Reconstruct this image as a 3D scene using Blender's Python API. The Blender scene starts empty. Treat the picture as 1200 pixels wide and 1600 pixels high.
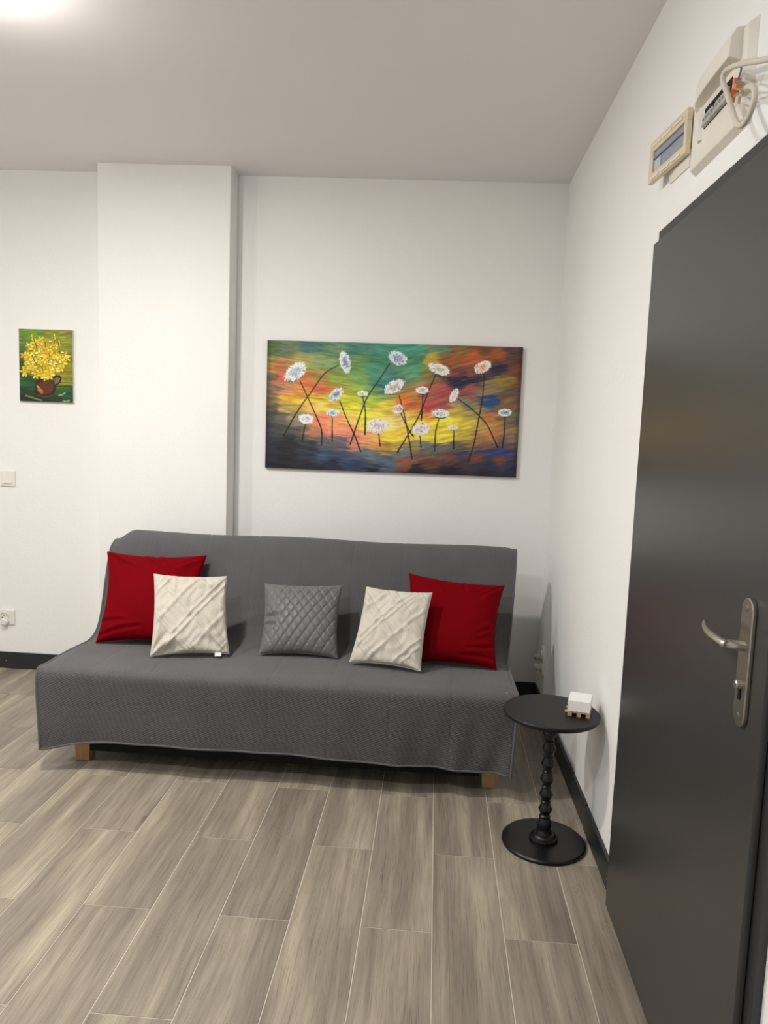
import bpy, bmesh, math, random
import numpy as np
from mathutils import Vector, Matrix

S = bpy.context.scene
COL = S.collection
random.seed(5)
RNG = np.random.RandomState(11)

# ------------------------------------------------------------------ camera
CAM_H = 1.46
F_PX = 1165.0
RIGHT = Vector((0.99678059, 0.07143287, 0.03641160))
DOWN = Vector((0.04388707, -0.10604014, -0.99339288))
FWD = Vector((-0.06709981, 0.99179274, -0.10883373))
cam_data = bpy.data.cameras.new('camera')
cam = bpy.data.objects.new('camera', cam_data)
COL.objects.link(cam)
cam_data.sensor_fit = 'HORIZONTAL'
cam_data.sensor_width = 36.0
cam_data.lens = F_PX / 1200.0 * 36.0
cam_data.clip_start = 0.05
m = Matrix.Identity(4)
for r in range(3):
    m[r][0] = RIGHT[r]; m[r][1] = -DOWN[r]; m[r][2] = -FWD[r]
m[0][3], m[1][3], m[2][3] = 0.0, 0.0, CAM_H
cam.matrix_world = m
S.camera = cam

# ------------------------------------------------------------------ world, exposure
w = bpy.data.worlds.new('world'); S.world = w; w.use_nodes = True
w.node_tree.nodes['Background'].inputs[0].default_value = (0.9, 0.95, 1.0, 1)
w.node_tree.nodes['Background'].inputs[1].default_value = 0.02
vs = S.view_settings
vs.view_transform = 'Standard'; vs.look = 'None'; vs.gamma = 1.0
vs.use_curve_mapping = False
vs.exposure = 0.74

# flush ceiling lamps: (x, y, watts of the disc, radius, watts of the rim glow, colour)
LAMPS = [
    (-1.45, 2.27, 23.0, 0.070, 5.0, (1.0, 0.96, 0.895)),
    (-2.75, 1.70, 11.0, 0.070, 7.0, (1.0, 0.965, 0.92)),
    (-1.30, 0.55, 16.0, 0.14, 10.0, (0.88, 0.945, 1.0)),  # unseen lamp added as cool fill for the right wall and foreground
]

# ------------------------------------------------------------------ helpers
def lin(c):
    out = []
    for v in c:
        v = v / 255.0
        out.append(v / 12.92 if v <= 0.04045 else ((v + 0.055) / 1.055) ** 2.4)
    return tuple(out)

def mesh_obj(name, verts, faces, mat=None, parent=None, origin=None, smooth=False, bevel=0.0, bseg=2):
    """one mesh object from world-space vertices"""
    o_ = Vector(origin) if origin is not None else (parent_world(parent) if parent else Vector((0, 0, 0)))
    me = bpy.data.meshes.new(name)
    me.from_pydata([tuple(Vector(v) - o_) for v in verts], [], faces)
    me.update()
    ob = bpy.data.objects.new(name, me); COL.objects.link(ob)
    if parent:
        ob.parent = parent
        ob.location = o_ - parent_world(parent)
    else:
        ob.location = o_
    if mat: me.materials.append(mat)
    if smooth:
        for p in me.polygons: p.use_smooth = True
    if bevel > 0:
        b = ob.modifiers.new('bevel', 'BEVEL'); b.width = bevel; b.segments = bseg; b.limit_method = 'ANGLE'
        b.angle_limit = math.radians(40)
    return ob

def parent_world(o):
    v = Vector(o.location)
    while o.parent:
        o = o.parent; v += Vector(o.location)
    return v

def empty(name, loc):
    e = bpy.data.objects.new(name, None); COL.objects.link(e)
    e.location = loc; e.empty_display_size = 0.05
    return e

def tag(o, label, cat, group=None):
    o['label'] = label; o['category'] = cat
    if group: o['group'] = group
    return o

def struct(o, label=None):
    o['kind'] = 'structure'
    if label: o['label'] = label
    return o

class MB:
    """collects shapes into one mesh"""
    def __init__(s): s.v = []; s.f = []
    def add(s, v, f):
        n = len(s.v); s.v += [tuple(x) for x in v]; s.f += [tuple(i + n for i in q) for q in f]; return s
    def box(s, x0, x1, y0, y1, z0, z1):
        v = [(x0,y0,z0),(x1,y0,z0),(x1,y1,z0),(x0,y1,z0),(x0,y0,z1),(x1,y0,z1),(x1,y1,z1),(x0,y1,z1)]
        return s.add(v, [(0,3,2,1),(4,5,6,7),(0,1,5,4),(1,2,6,5),(2,3,7,6),(3,0,4,7)])
    def hexa(s, v):   # eight corners, bottom ring then top ring
        return s.add(v, [(0,3,2,1),(4,5,6,7),(0,1,5,4),(1,2,6,5),(2,3,7,6),(3,0,4,7)])
    def obox(s, c, ax, ay, az):   # oriented box: centre and three half-axis vectors
        c, ax, ay, az = map(Vector, (c, ax, ay, az))
        return s.hexa([c-ax-ay-az, c+ax-ay-az, c+ax+ay-az, c-ax+ay-az, c-ax-ay+az, c+ax-ay+az, c+ax+ay+az, c-ax+ay+az])
    def lathe(s, c, prof, seg=40, axis='z'):
        v = []; f = []
        for (r, h) in prof:
            for k in range(seg):
                a = 2*math.pi*k/seg
                p = (r*math.cos(a), r*math.sin(a), h)
                if axis == 'x': p = (h, r*math.cos(a), r*math.sin(a))
                if axis == 'y': p = (r*math.cos(a), h, r*math.sin(a))
                v.append((c[0]+p[0], c[1]+p[1], c[2]+p[2]))
        n = len(prof)
        for i in range(n-1):
            for k in range(seg):
                k2 = (k+1) % seg
                f.append((i*seg+k, i*seg+k2, (i+1)*seg+k2, (i+1)*seg+k))
        f.append(tuple(range(seg-1, -1, -1))); f.append(tuple((n-1)*seg+k for k in range(seg)))
        return s.add(v, f)
    def tube(s, pts, r, seg=10, flat=1.0):
        pts = [Vector(p) for p in pts]; v = []; f = []
        rr = r if isinstance(r, (list, tuple)) else [r]*len(pts)
        t0 = (pts[1]-pts[0]).normalized()
        n = t0.orthogonal().normalized()
        for i, p in enumerate(pts):
            t = (pts[min(i+1, len(pts)-1)] - pts[max(i-1, 0)]).normalized()
            n = (n - t*n.dot(t)).normalized(); b = t.cross(n)
            for k in range(seg):
                a = 2*math.pi*k/seg
                v.append(p + n*math.cos(a)*rr[i] + b*math.sin(a)*rr[i]*flat)
        for i in range(len(pts)-1):
            for k in range(seg):
                k2 = (k+1) % seg
                f.append((i*seg+k, i*seg+k2, (i+1)*seg+k2, (i+1)*seg+k))
        f.append(tuple(range(seg-1, -1, -1))); f.append(tuple((len(pts)-1)*seg+k for k in range(seg)))
        return s.add(v, f)
    def build(s, name, mat, parent=None, **kw):
        ob = mesh_obj(name, s.v, s.f, mat, parent, **kw)
        bm = bmesh.new(); bm.from_mesh(ob.data); bmesh.ops.recalc_face_normals(bm, faces=bm.faces); bm.to_mesh(ob.data); bm.free()
        if kw.get('smooth'):
            for p in ob.data.polygons: p.use_smooth = True
            ob.data.set_sharp_from_angle(angle=math.radians(38))
        return ob

def spline(pts, n=8):
    """Catmull-Rom through points"""
    P = [Vector(p) for p in pts]; P = [P[0]*2-P[1]] + P + [P[-1]*2-P[-2]]
    out = []
    for i in range(1, len(P)-2):
        for k in range(n):
            t = k/n
            out.append(0.5*((2*P[i]) + (P[i+1]-P[i-1])*t + (2*P[i-1]-5*P[i]+4*P[i+1]-P[i+2])*t*t + (-P[i-1]+3*P[i]-3*P[i+1]+P[i+2])*t**3))
    out.append(P[-2])
    return out

# ------------------------------------------------------------------ materials
class NT:
    def __init__(s, name, rough=0.6, spec=0.5, metal=0.0, col=(0.8,0.8,0.8)):
        s.m = bpy.data.materials.new(name); s.m.use_nodes = True
        s.t = s.m.node_tree; s.b = s.t.nodes['Principled BSDF']
        s.b.inputs['Roughness'].default_value = rough
        s.b.inputs['Specular IOR Level'].default_value = spec
        s.b.inputs['Metallic'].default_value = metal
        s.b.inputs['Base Color'].default_value = (*col, 1)
    def n(s, typ, **kw):
        nd = s.t.nodes.new(typ)
        for k, v in kw.items():
            if k in nd.inputs.keys(): nd.inputs[k].default_value = v
            else: setattr(nd, k, v)
        return nd
    def l(s, a, b): s.t.links.new(a, b)
    def coords(s, scale=(1,1,1), kind='Object', loc=None):
        tc = s.n('ShaderNodeTexCoord'); mp = s.n('ShaderNodeMapping')
        mp.inputs['Scale'].default_value = scale
        if loc: mp.inputs['Location'].default_value = loc
        s.l(tc.outputs[kind], mp.inputs['Vector']); return mp.outputs['Vector']
    def noise(s, vec, scale, detail=4, rough=0.5):
        nz = s.n('ShaderNodeTexNoise'); nz.inputs['Scale'].default_value = scale
        nz.inputs['Detail'].default_value = detail; nz.inputs['Roughness'].default_value = rough
        s.l(vec, nz.inputs['Vector']); return nz.outputs['Fac']
    def ramp(s, fac, stops):
        r = s.n('ShaderNodeValToRGB'); el = r.color_ramp.elements
        while len(el) < len(stops): el.new(0.5)
        for e, (p, c) in zip(el, stops): e.position = p; e.color = (*c, 1)
        s.l(fac, r.inputs['Fac']); return r.outputs['Color']
    def bump(s, h, strength=0.2, dist=0.002):
        b = s.n('ShaderNodeBump'); b.inputs['Strength'].default_value = strength; b.inputs['Distance'].default_value = dist
        s.l(h, b.inputs['Height']); s.l(b.outputs['Normal'], s.b.inputs['Normal']); return b
    def math(s, op, a, b=None):
        n = s.n('ShaderNodeMath'); n.operation = op
        for i, x in enumerate((a, b)):
            if x is None: continue
            if isinstance(x, (int, float)): n.inputs[i].default_value = x
            else: s.l(x, n.inputs[i])
        return n.outputs[0]
    def mix(s, fac, a, b, blend='MIX'):
        n = s.n('ShaderNodeMix'); n.data_type = 'RGBA'; n.blend_type = blend
        for i, x in ((0, fac), (6, a), (7, b)):
            if isinstance(x, (int, float)): n.inputs[i].default_value = x
            elif isinstance(x, tuple): n.inputs[i].default_value = (*x, 1)
            else: s.l(x, n.inputs[i])
        return n.outputs[2]
    def base(s, c): s.l(c, s.b.inputs['Base Color'])

def plaster(name, c1, c2, bump=0.12):
    q = NT(name, rough=0.85, spec=0.25)
    v = q.coords()
    a = q.noise(v, 1.3, 3)
    q.base(q.ramp(a, [(0.3, c1), (0.7, c2)]))
    h = q.math('ADD', q.noise(v, 55, 3, 0.6), q.math('MULTIPLY', q.noise(v, 9, 2), 0.8))
    q.bump(h, bump, 0.004); return q.m

M_WALL = plaster('wall_paint', (0.855, 0.845, 0.825), (0.880, 0.872, 0.855), 0.22)
M_CEIL = plaster('ceiling_paint', (0.860, 0.836, 0.834), (0.875, 0.852, 0.850), 0.08)

def plain(name, c, rough=0.5, spec=0.5, metal=0.0, nscale=0, namt=0.1, bump=0.0):
    q = NT(name, rough, spec, metal, c)
    if nscale:
        v = q.coords()
        a = q.noise(v, nscale, 3)
        q.base(q.ramp(a, [(0.25, tuple(x*(1-namt) for x in c)), (0.75, tuple(min(1, x*(1+namt)) for x in c))]))
        if bump: q.bump(a, bump, 0.001)
    return q.m

M_BASEB = plain('anthracite_skirting', (0.018, 0.019, 0.023), 0.42, 0.5, 0, 18, 0.15)
M_GROUT = plain('beige_grout', (0.64, 0.58, 0.49), 0.9, 0.2, 0, 60, 0.08)
M_DOOR = plain('anthracite_door', (0.040, 0.038, 0.036), 0.33, 0.55, 0, 3, 0.04)
M_FRAME = plain('anthracite_frame', (0.030, 0.029, 0.030), 0.40, 0.5, 0, 5, 0.05)
M_STEEL = plain('brushed_nickel', (0.42, 0.39, 0.35), 0.34, 0.5, 1.0, 120, 0.08)
M_DARK = plain('black_void', (0.006, 0.006, 0.006), 0.7, 0.3, 0, 30, 0.2)
M_WPLAST = plain('white_plastic', (0.80, 0.77, 0.70), 0.35, 0.5, 0, 20, 0.03)
M_CREAM = plain('cream_plastic', (0.80, 0.755, 0.67), 0.42, 0.5, 0, 12, 0.06)
M_CREAM2 = plain('yellowed_plastic', (0.72, 0.60, 0.43), 0.42, 0.5, 0, 25, 0.12)
M_GLASSY = plain('smoky_window', (0.30, 0.33, 0.40), 0.18, 0.6, 0, 10, 0.15)
M_CABLE = plain('white_cable', (0.66, 0.60, 0.50), 0.45, 0.5, 0, 30, 0.06)
M_TERM = plain('terminal_grey', (0.46, 0.45, 0.42), 0.45, 0.5, 0, 60, 0.25)
M_ORANGE = plain('orange_connector', (0.72, 0.20, 0.03), 0.35, 0.5, 0, 60, 0.2)
M_BLUEW = plain('blue_wire', (0.16, 0.19, 0.30), 0.4, 0.5, 0, 60, 0.1)
M_GREYW = plain('grey_green_wire', (0.30, 0.31, 0.20), 0.4, 0.5, 0, 60, 0.1)
M_BLACK = plain('black_lacquer', (0.0045, 0.0045, 0.006), 0.34, 0.4, 0, 40, 0.15)
M_BLACKT = plain('black_table_top', (0.0075, 0.0075, 0.008), 0.45, 0.28, 0, 40, 0.1)
M_PAPER = plain('white_paper', (0.86, 0.85, 0.83), 0.8, 0.3, 0, 90, 0.03)
M_PALLET = plain('raw_pine', (0.50, 0.31, 0.17), 0.7, 0.3, 0, 80, 0.2)
M_CANVASW = plain('canvas_edge_white', (0.62, 0.63, 0.52), 0.8, 0.3, 0, 40, 0.08)
M_DARKFAB = plain('dark_underside_cloth', (0.012, 0.012, 0.013), 0.9, 0.2, 0, 40, 0.2)

def wood_tile():
    q = NT('wood_look_tile', rough=0.42, spec=0.45)
    tc = q.n('ShaderNodeTexCoord'); oi = q.n('ShaderNodeObjectInfo')
    off = q.n('ShaderNodeVectorMath', operation='SCALE'); off.inputs[0].default_value = (7.3, 13.1, 5.7)
    q.l(oi.outputs['Random'], off.inputs['Scale'])
    add = q.n('ShaderNodeVectorMath', operation='ADD')
    q.l(tc.outputs['Object'], add.inputs[0]); q.l(off.outputs[0], add.inputs[1])
    def mp(sc):
        k = q.n('ShaderNodeMapping'); k.inputs['Scale'].default_value = sc
        q.l(add.outputs[0], k.inputs['Vector']); return k.outputs['Vector']
    # warp for the cathedral grain
    wz = q.n('ShaderNodeTexNoise'); wz.inputs['Scale'].default_value = 1.0; wz.inputs['Detail'].default_value = 2
    q.l(mp((6, 2.2, 1)), wz.inputs['Vector'])
    wv = q.n('ShaderNodeVectorMath', operation='SCALE'); wv.inputs['Scale'].default_value = 0.035
    q.l(wz.outputs['Color'], wv.inputs[0])
    ad2 = q.n('ShaderNodeVectorMath', operation='ADD'); q.l(add.outputs[0], ad2.inputs[0]); q.l(wv.outputs[0], ad2.inputs[1])
    def mp2(sc):
        k = q.n('ShaderNodeMapping'); k.inputs['Scale'].default_value = sc
        q.l(ad2.outputs[0], k.inputs['Vector']); return k.outputs['Vector']
    broad = q.noise(mp2((11, 1.05, 1)), 1.0, 4, 0.58)
    streak = q.noise(mp2((62, 1.5, 1)), 1.0, 4, 0.6)
    fine = q.noise(mp2((360, 7, 1)), 1.0, 3, 0.65)
    c = q.ramp(broad, [(0.26, (0.208, 0.172, 0.135)), (0.44, (0.302, 0.254, 0.200)), (0.58, (0.405, 0.345, 0.268)), (0.75, (0.570, 0.495, 0.380))])
    c = q.mix(0.52, c, q.ramp(streak, [(0.30, (0.44, 0.42, 0.40)), (0.52, (0.82, 0.82, 0.82)), (0.72, (1.0, 1.0, 1.0))]), 'MULTIPLY')
    c = q.mix(0.55, c, q.ramp(fine, [(0.32, (0.30, 0.27, 0.24)), (0.46, (0.90, 0.90, 0.90)), (0.7, (1.06, 1.06, 1.06))]), 'MULTIPLY')
    # knots
    vo = q.n('ShaderNodeTexVoronoi'); vo.inputs['Scale'].default_value = 1.0
    q.l(mp2((5.2, 2.1, 1)), vo.inputs['Vector'])
    kn = q.ramp(vo.outputs['Distance'], [(0.0, (0.40, 0.35, 0.30)), (0.035, (0.62, 0.58, 0.54)), (0.085, (1, 1, 1))])
    c = q.mix(0.8, c, kn, 'MULTIPLY')
    tone = q.ramp(oi.outputs['Random'], [(0.0, (0.93, 0.93, 0.93)), (1.0, (1.07, 1.06, 1.05))])
    c = q.mix(1.0, c, tone, 'MULTIPLY')
    q.base(c)
    q.bump(q.math('ADD', fine, q.math('MULTIPLY', streak, 0.6)), 0.18, 0.0012)
    return q.m
M_TILE = wood_tile()

def quilt_fabric():
    q = NT('charcoal_quilted_cloth', rough=0.92, spec=0.15)
    q.b.inputs['Sheen Weight'].default_value = 0.18
    q.b.inputs['Sheen Roughness'].default_value = 0.5
    tc = q.n('ShaderNodeTexCoord')
    nz = q.noise(tc.outputs['Object'], 6, 3)
    q.base(q.ramp(nz, [(0.3, (0.100, 0.096, 0.101)), (0.7, (0.114, 0.109, 0.114))]))
    q.bump(q.noise(tc.outputs['Object'], 700, 2), 0.25, 0.001)
    return q.m
M_QUILT = quilt_fabric()

def cloth(name, c, rough, sheen, nscale, bump, namt=0.1, bdist=0.002, spec=0.05):
    q = NT(name, rough=rough, spec=spec)
    q.b.inputs['Sheen Weight'].default_value = sheen
    q.b.inputs['Sheen Roughness'].default_value = 0.45
    q.b.inputs['Sheen Tint'].default_value = (*[min(1, x*2+0.03) for x in c], 1)
    tc = q.n('ShaderNodeTexCoord')
    a = q.noise(tc.outputs['Object'], nscale, 4, 0.6)
    q.base(q.ramp(a, [(0.25, tuple(x*(1-namt) for x in c)), (0.75, tuple(min(1, x*(1+namt)) for x in c))]))
    q.bump(a, bump, bdist)
    return q.m
M_RED = cloth('red_velvet', (0.160, 0.0003, 0.0035), 0.8, 0.10, 120, 0.15)
M_PLUSH = cloth('cream_plush', (0.60, 0.555, 0.475), 0.95, 0.3, 150, 0.7, 0.07, 0.004)
M_GREYV = cloth('grey_velvet', (0.128, 0.126, 0.131), 0.42, 1.0, 90, 0.12, spec=0.35)

def leg_wood():
    q = NT('birch_leg', rough=0.5, spec=0.4)
    v = q.coords((60, 60, 7))
    q.base(q.ramp(q.noise(v, 1.0, 4), [(0.3, (0.40, 0.22, 0.09)), (0.7, (0.52, 0.31, 0.14))])); return q.m
M_LEG = leg_wood()

def paint_mat(name):
    q = NT(name, rough=0.55, spec=0.35)
    at = q.n('ShaderNodeVertexColor'); at.layer_name = 'Col'
    q.base(at.outputs['Color'])
    v = q.coords((30, 30, 160))
    q.bump(q.noise(v, 1.0, 4), 0.15, 0.001)
    return q.m

# ------------------------------------------------------------------ the room
YB = 4.075            # back wall
ROOM_X0, ROOM_Y0 = -3.7, -1.7
PIL = (-1.826, -1.118, 3.93)
def ceil_z(x): return 2.769 - 0.0102*x
def wx(y, z):         # face of the right wall (leans a little at the far end)
    return 0.624 - 0.020*(1 - min(1, max(0, z/2.77))) * min(1.0, max(0.0, (y-2.55)/1.52))

# floor: grout bed with wood-look tiles on it
floor = struct(MB().box(ROOM_X0-0.1, 0.75, ROOM_Y0-0.1, YB+0.12, -0.06, -0.0016).build('floor', M_GROUT, origin=(0, 0, -0.0016)), 'grey-brown wood-look tile floor laid in half bond')
TW, TL, TG = 0.2115, 0.812, 0.0029
TX0 = 0.4701
def tile_mesh(w_, l_):
    b = 0.0007; hx, hy = w_/2, l_/2
    v = [(-hx,-hy,0),(hx,-hy,0),(hx,hy,0),(-hx,hy,0),(-hx,-hy,0.0009),(hx,-hy,0.0009),(hx,hy,0.0009),(-hx,hy,0.0009),
         (-hx+b,-hy+b,0.0016),(hx-b,-hy+b,0.0016),(hx-b,hy-b,0.0016),(-hx+b,hy-b,0.0016)]
    f = [(0,3,2,1),(0,1,5,4),(1,2,6,5),(2,3,7,6),(3,0,4,7),(4,5,9,8),(5,6,10,9),(6,7,11,10),(7,4,8,11),(8,9,10,11)]
    me = bpy.data.meshes.new('tile'); me.from_pydata(v, [], f); me.update(); me.materials.append(M_TILE); return me
tile_cache = {}
for k in range(0, 21):
    x1 = TX0 - TW*(k-1); x0 = TX0 - TW*k
    if k == 0: x1 = 0.612
    if x0 < ROOM_X0: x0 = ROOM_X0 + 0.002
    if x1 - x0 < 0.03: continue
    yj = 2.052 if k % 2 == 1 else 2.462
    n0 = math.floor((ROOM_Y0 - yj)/TL)
    for n in range(n0, n0+10):
        y0, y1 = yj + n*TL, yj + (n+1)*TL
        y0 = max(y0, ROOM_Y0+0.002); y1 = min(y1, YB-0.004)
        if y1 - y0 < 0.02: continue
        key = (round(x1-x0, 4), round(y1-y0, 4))
        if key not in tile_cache: tile_cache[key] = tile_mesh(x1-x0-TG, y1-y0-TG)
        t = bpy.data.objects.new('floor_tile', tile_cache[key]); COL.objects.link(t)
        t.parent = floor; t.location = ((x0+x1)/2, (y0+y1)/2, 0.0)

# walls
struct(MB().box(ROOM_X0-0.1, 0.75, YB, YB+0.12, -0.002, 2.86).build('wall_back', M_WALL), 'rough painted off-white back wall')
struct(MB().box(ROOM_X0-0.12, ROOM_X0, ROOM_Y0, YB, -0.002, 2.86).build('wall_left', M_WALL), 'off-white left wall')
struct(MB().box(ROOM_X0-0.12, 0.75, ROOM_Y0-0.12, ROOM_Y0, -0.002, 2.86).build('wall_front', M_WALL), 'off-white wall behind the camera')
DY0, DY1, DZ = 1.330, 2.205, 2.000     # door opening
mb = MB()
def wall_piece(y0, y1, z0, z1, ny, nz):
    ys = [y0+(y1-y0)*i/ny for i in range(ny+1)]; zs = [z0+(z1-z0)*i/nz for i in range(nz+1)]
    v = []; f = []
    for y in ys:
        for z in zs: v.append((wx(y, z), y, z))
    n = len(v)
    for y in ys:
        for z in zs: v.append((0.76, y, z))
    q = nz+1
    for i in range(ny):
        for j in range(nz):
            f.append((i*q+j, i*q+j+1, (i+1)*q+j+1, (i+1)*q+j))
            f.append((n+i*q+j, n+(i+1)*q+j, n+(i+1)*q+j+1, n+i*q+j+1))
    for i in range(ny):
        f.append((i*q, (i+1)*q, n+(i+1)*q, n+i*q)); f.append((i*q+nz, n+i*q+nz, n+(i+1)*q+nz, (i+1)*q+nz))
    for j in range(nz):
        f.append((j, n+j, n+j+1, j+1)); f.append((ny*q+j, ny*q+j+1, n+ny*q+j+1, n+ny*q+j))
    mb.add(v, f)
wall_piece(DY1, YB, -0.002, 2.86, 16, 12)
wall_piece(ROOM_Y0, DY0, -0.002, 2.86, 2, 2)
wall_piece(DY0, DY1, DZ, 2.86, 2, 2)
struct(mb.build('wall_right', M_WALL), 'off-white right wall around the dark door')
# ceiling, slightly out of level
xa, xb = ROOM_X0-0.12, 0.76
struct(MB().hexa([(xa, ROOM_Y0-0.12, ceil_z(xa)), (xb, ROOM_Y0-0.12, ceil_z(xb)), (xb, YB+0.12, ceil_z(xb)), (xa, YB+0.12, ceil_z(xa)),
                  (xa, ROOM_Y0-0.12, 2.95), (xb, ROOM_Y0-0.12, 2.95), (xb, YB+0.12, 2.95), (xa, YB+0.12, 2.95)]).build('ceiling', M_CEIL), 'plain painted ceiling')
# chimney breast
pil = MB().box(PIL[0], PIL[1], PIL[2], YB+0.001, 0, 2.80).build('wall_chimney_breast', M_WALL, bevel=0.004)
struct(pil, 'shallow white chimney breast standing out of the back wall')

# skirting
BH, BT = 0.097, 0.010
mb = MB()
mb.box(ROOM_X0, PIL[0]-BT, YB-BT, YB+0.001, 0, BH)
mb.box(PIL[0]-BT, PIL[0], PIL[2]-BT, YB, 0, BH)
mb.box(PIL[0], PIL[1], PIL[2]-BT, PIL[2]+0.001, 0, BH)
mb.box(PIL[1], PIL[1]+BT, PIL[2]-BT, YB, 0, BH)
mb.box(PIL[1]+BT, wx(YB, 0)-0.001, YB-BT, YB+0.001, 0, BH)
bb = struct(mb.build('baseboard_back', M_BASEB, bevel=0.003), 'dark grey skirting board along the back wall')
MB().lathe((-2.450, YB-BT-0.0012, 0.045), [(0.001, 0.0), (0.0032, 0.0004), (0.0032, 0.0014)], 12, 'y').build('screw_head', M_STEEL, bb)
mb = MB()
def skirt(y0, y1, t, z1, n):
    ys = [y0+(y1-y0)*i/n for i in range(n+1)]
    for a, b in zip(ys[:-1], ys[1:]):
        mb.hexa([(wx(a,0)-t,a,0),(wx(a,0)+0.001,a,0),(wx(b,0)+0.001,b,0),(wx(b,0)-t,b,0),
                 (wx(a,0)-t,a,z1),(wx(a,z1)+0.001,a,z1),(wx(b,z1)+0.001,b,z1),(wx(b,0)-t,b,z1)])
skirt(2.70, YB-BT, BT, BH, 6)
bbr = struct(mb.build('baseboard_right', M_BASEB), 'dark grey skirting board along the right wall')
mb = MB(); skirt(2.257, 2.70, BT+0.004, BH-0.002, 2)
mb.build('end_piece', M_BASEB, bbr, bevel=0.003)
for y, z in ((2.585, 0.036), (2.325, 0.040)):
    MB().lathe((0.624-BT-0.0042, y, z), [(0.001, -0.0012), (0.003, -0.0006), (0.003, 0.001)], 12, 'x').build('screw_head', M_STEEL, bbr)
# near side of the door
mb = MB(); skirt(ROOM_Y0, 1.275, BT, BH, 2)
mb.build('near_piece', M_BASEB, bbr)

# ------------------------------------------------------------------ door
door = struct(empty('door_1', (0.62, 1.77, 0.0)), 'closed anthracite flush door with brushed nickel lever handle')
XF = 0.605
mb = MB()
fy0, fy1, fz = 1.279, 2.252, 2.052
mb.box(XF, 0.70, fy0, 1.332, 0, fz)
mb.box(XF, 0.70, 2.203, fy1, 0, fz)
mb.box(XF, 0.70, 1.332, 2.203, 1.998, fz)
mb.build('door_frame', M_FRAME, door, bevel=0.002)
leaf = MB().box(0.588, 0.6035, 1.306, 2.235, 0.010, 2.012).box(0.6035, 0.630, 1.340, 2.195, 0.008, 1.990).build('door_leaf', M_DOOR, door, bevel=0.0015)
for z0, z1 in ((1.690, 1.850), (0.236, 0.400)):
    mb = MB(); zs = [z0, z0+0.034, z0+0.036, z1-0.036, z1-0.034, z1]
    for a, b in ((0, 1), (2, 3), (4, 5)):
        mb.lathe((0.5965, 2.2425, 0), [(0.0055, zs[a]), (0.0068, zs[a]+0.001), (0.0068, zs[b]-0.001), (0.0055, zs[b])], 14)
    mb.lathe((0.5965, 2.2425, 0), [(0.0045, z0), (0.0045, z1)], 10)
    mb.build('hinge', M_STEEL, door, smooth=True)
# handle on its long plate
PY, PZ0, PZ1, PW = 1.383, 0.937, 1.180, 0.0245
mb = MB(); ring = []
for k in range(13): a = math.pi*k/12; ring.append((PY+PW*math.cos(a), PZ1-PW+PW*math.sin(a)))
for k in range(13): a = math.pi+math.pi*k/12; ring.append((PY+PW*math.cos(a), PZ0+PW+PW*math.sin(a)))
n = len(ring)
v = [(0.588, y, z) for y, z in ring] + [(0.5795, y, z) for y, z in ring]
f = [tuple(range(n)), tuple(range(2*n-1, n-1, -1))] + [(k, (k+1) % n, n+(k+1) % n, n+k) for k in range(n)]
plate = mb.add(v, f).build('handle_plate', M_STEEL, door, bevel=0.002)
neck = [(0.580, PY, 1.089), (0.565, PY, 1.0905), (0.550, PY, 1.092), (0.546, PY+0.002, 1.0925)]
lever = spline([(0.5445, PY-0.008, 1.093), (0.539, PY+0.02, 1.0945), (0.537, PY+0.055, 1.096), (0.541, PY+0.09, 1.099), (0.550, PY+0.122, 1.104)], 6)
mb = MB(); nl = len(lever); mb.tube(neck, 0.0098, 16); mb.tube(lever, [0.0070]+[0.0098-0.0048*(k/(nl-1))**1.5 for k in range(1, nl-1)]+[0.0035], 14, 0.8)
mb.build('lever', M_STEEL, plate, smooth=True)
mb = MB(); mb.lathe((0.5795, PY-0.001, 1.016), [(0.0085, 0.0), (0.0085, -0.009), (0.0065, -0.011)], 18, 'x')
mb.build('lock_knob', M_STEEL, plate, smooth=True)
MB().box(0.5775, 0.580, PY-0.0045, PY+0.0045, 0.988, 1.010).build('key_slot', M_DARK, plate)
for z in (1.160, 0.957):
    mb = MB().lathe((0.5795, PY, z), [(0.006, 0.0), (0.006, -0.0012), (0.0035, -0.0016)], 14, 'x')
    mb.build('screw_head', M_STEEL, plate)

# ------------------------------------------------------------------ sofa bed
SX0, SX1 = -1.600, 0.385
sofa = tag(empty('sofa_bed', (-0.61, 3.30, 0.0)), 'charcoal quilted sofa bed on short wooden legs against the back wall', 'sofa')
PROF = [(2.872, 0.100), (2.868, 0.18), (2.866, 0.28), (2.864, 0.37), (2.866, 0.412), (2.878, 0.432), (2.905, 0.442), (2.98, 0.445), (3.10, 0.442),
        (3.24, 0.436), (3.34, 0.434), (3.41, 0.447), (3.455, 0.482), (3.49, 0.54), (3.52, 0.61), (3.555, 0.70), (3.59, 0.79), (3.62, 0.855),
        (3.65, 0.888), (3.685, 0.902), (3.72, 0.898), (3.745, 0.870), (3.755, 0.80), (3.762, 0.65), (3.768, 0.48)]
pp = [Vector((0, y, z)) for y, z in PROF]
dense = spline([tuple(p) for p in pp], 10)
arc = [0.0]
for a, b in zip(dense[:-1], dense[1:]): arc.append(arc[-1] + (b-a).length)
QP, QQ = 0.0200, 0.0106      # pitch of the quilting dimples
NX = 396; NPROF = int(arc[-1]/(QQ/4))
def at_arc(s):
    import bisect
    i = min(max(bisect.bisect_right(arc, s)-1, 0), len(arc)-2)
    t = (s-arc[i])/max(1e-9, arc[i+1]-arc[i]); return dense[i].lerp(dense[i+1], t)
def sm(a, b, x):
    t = min(1, max(0, (x-a)/(b-a))); return t*t*(3-2*t)
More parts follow.
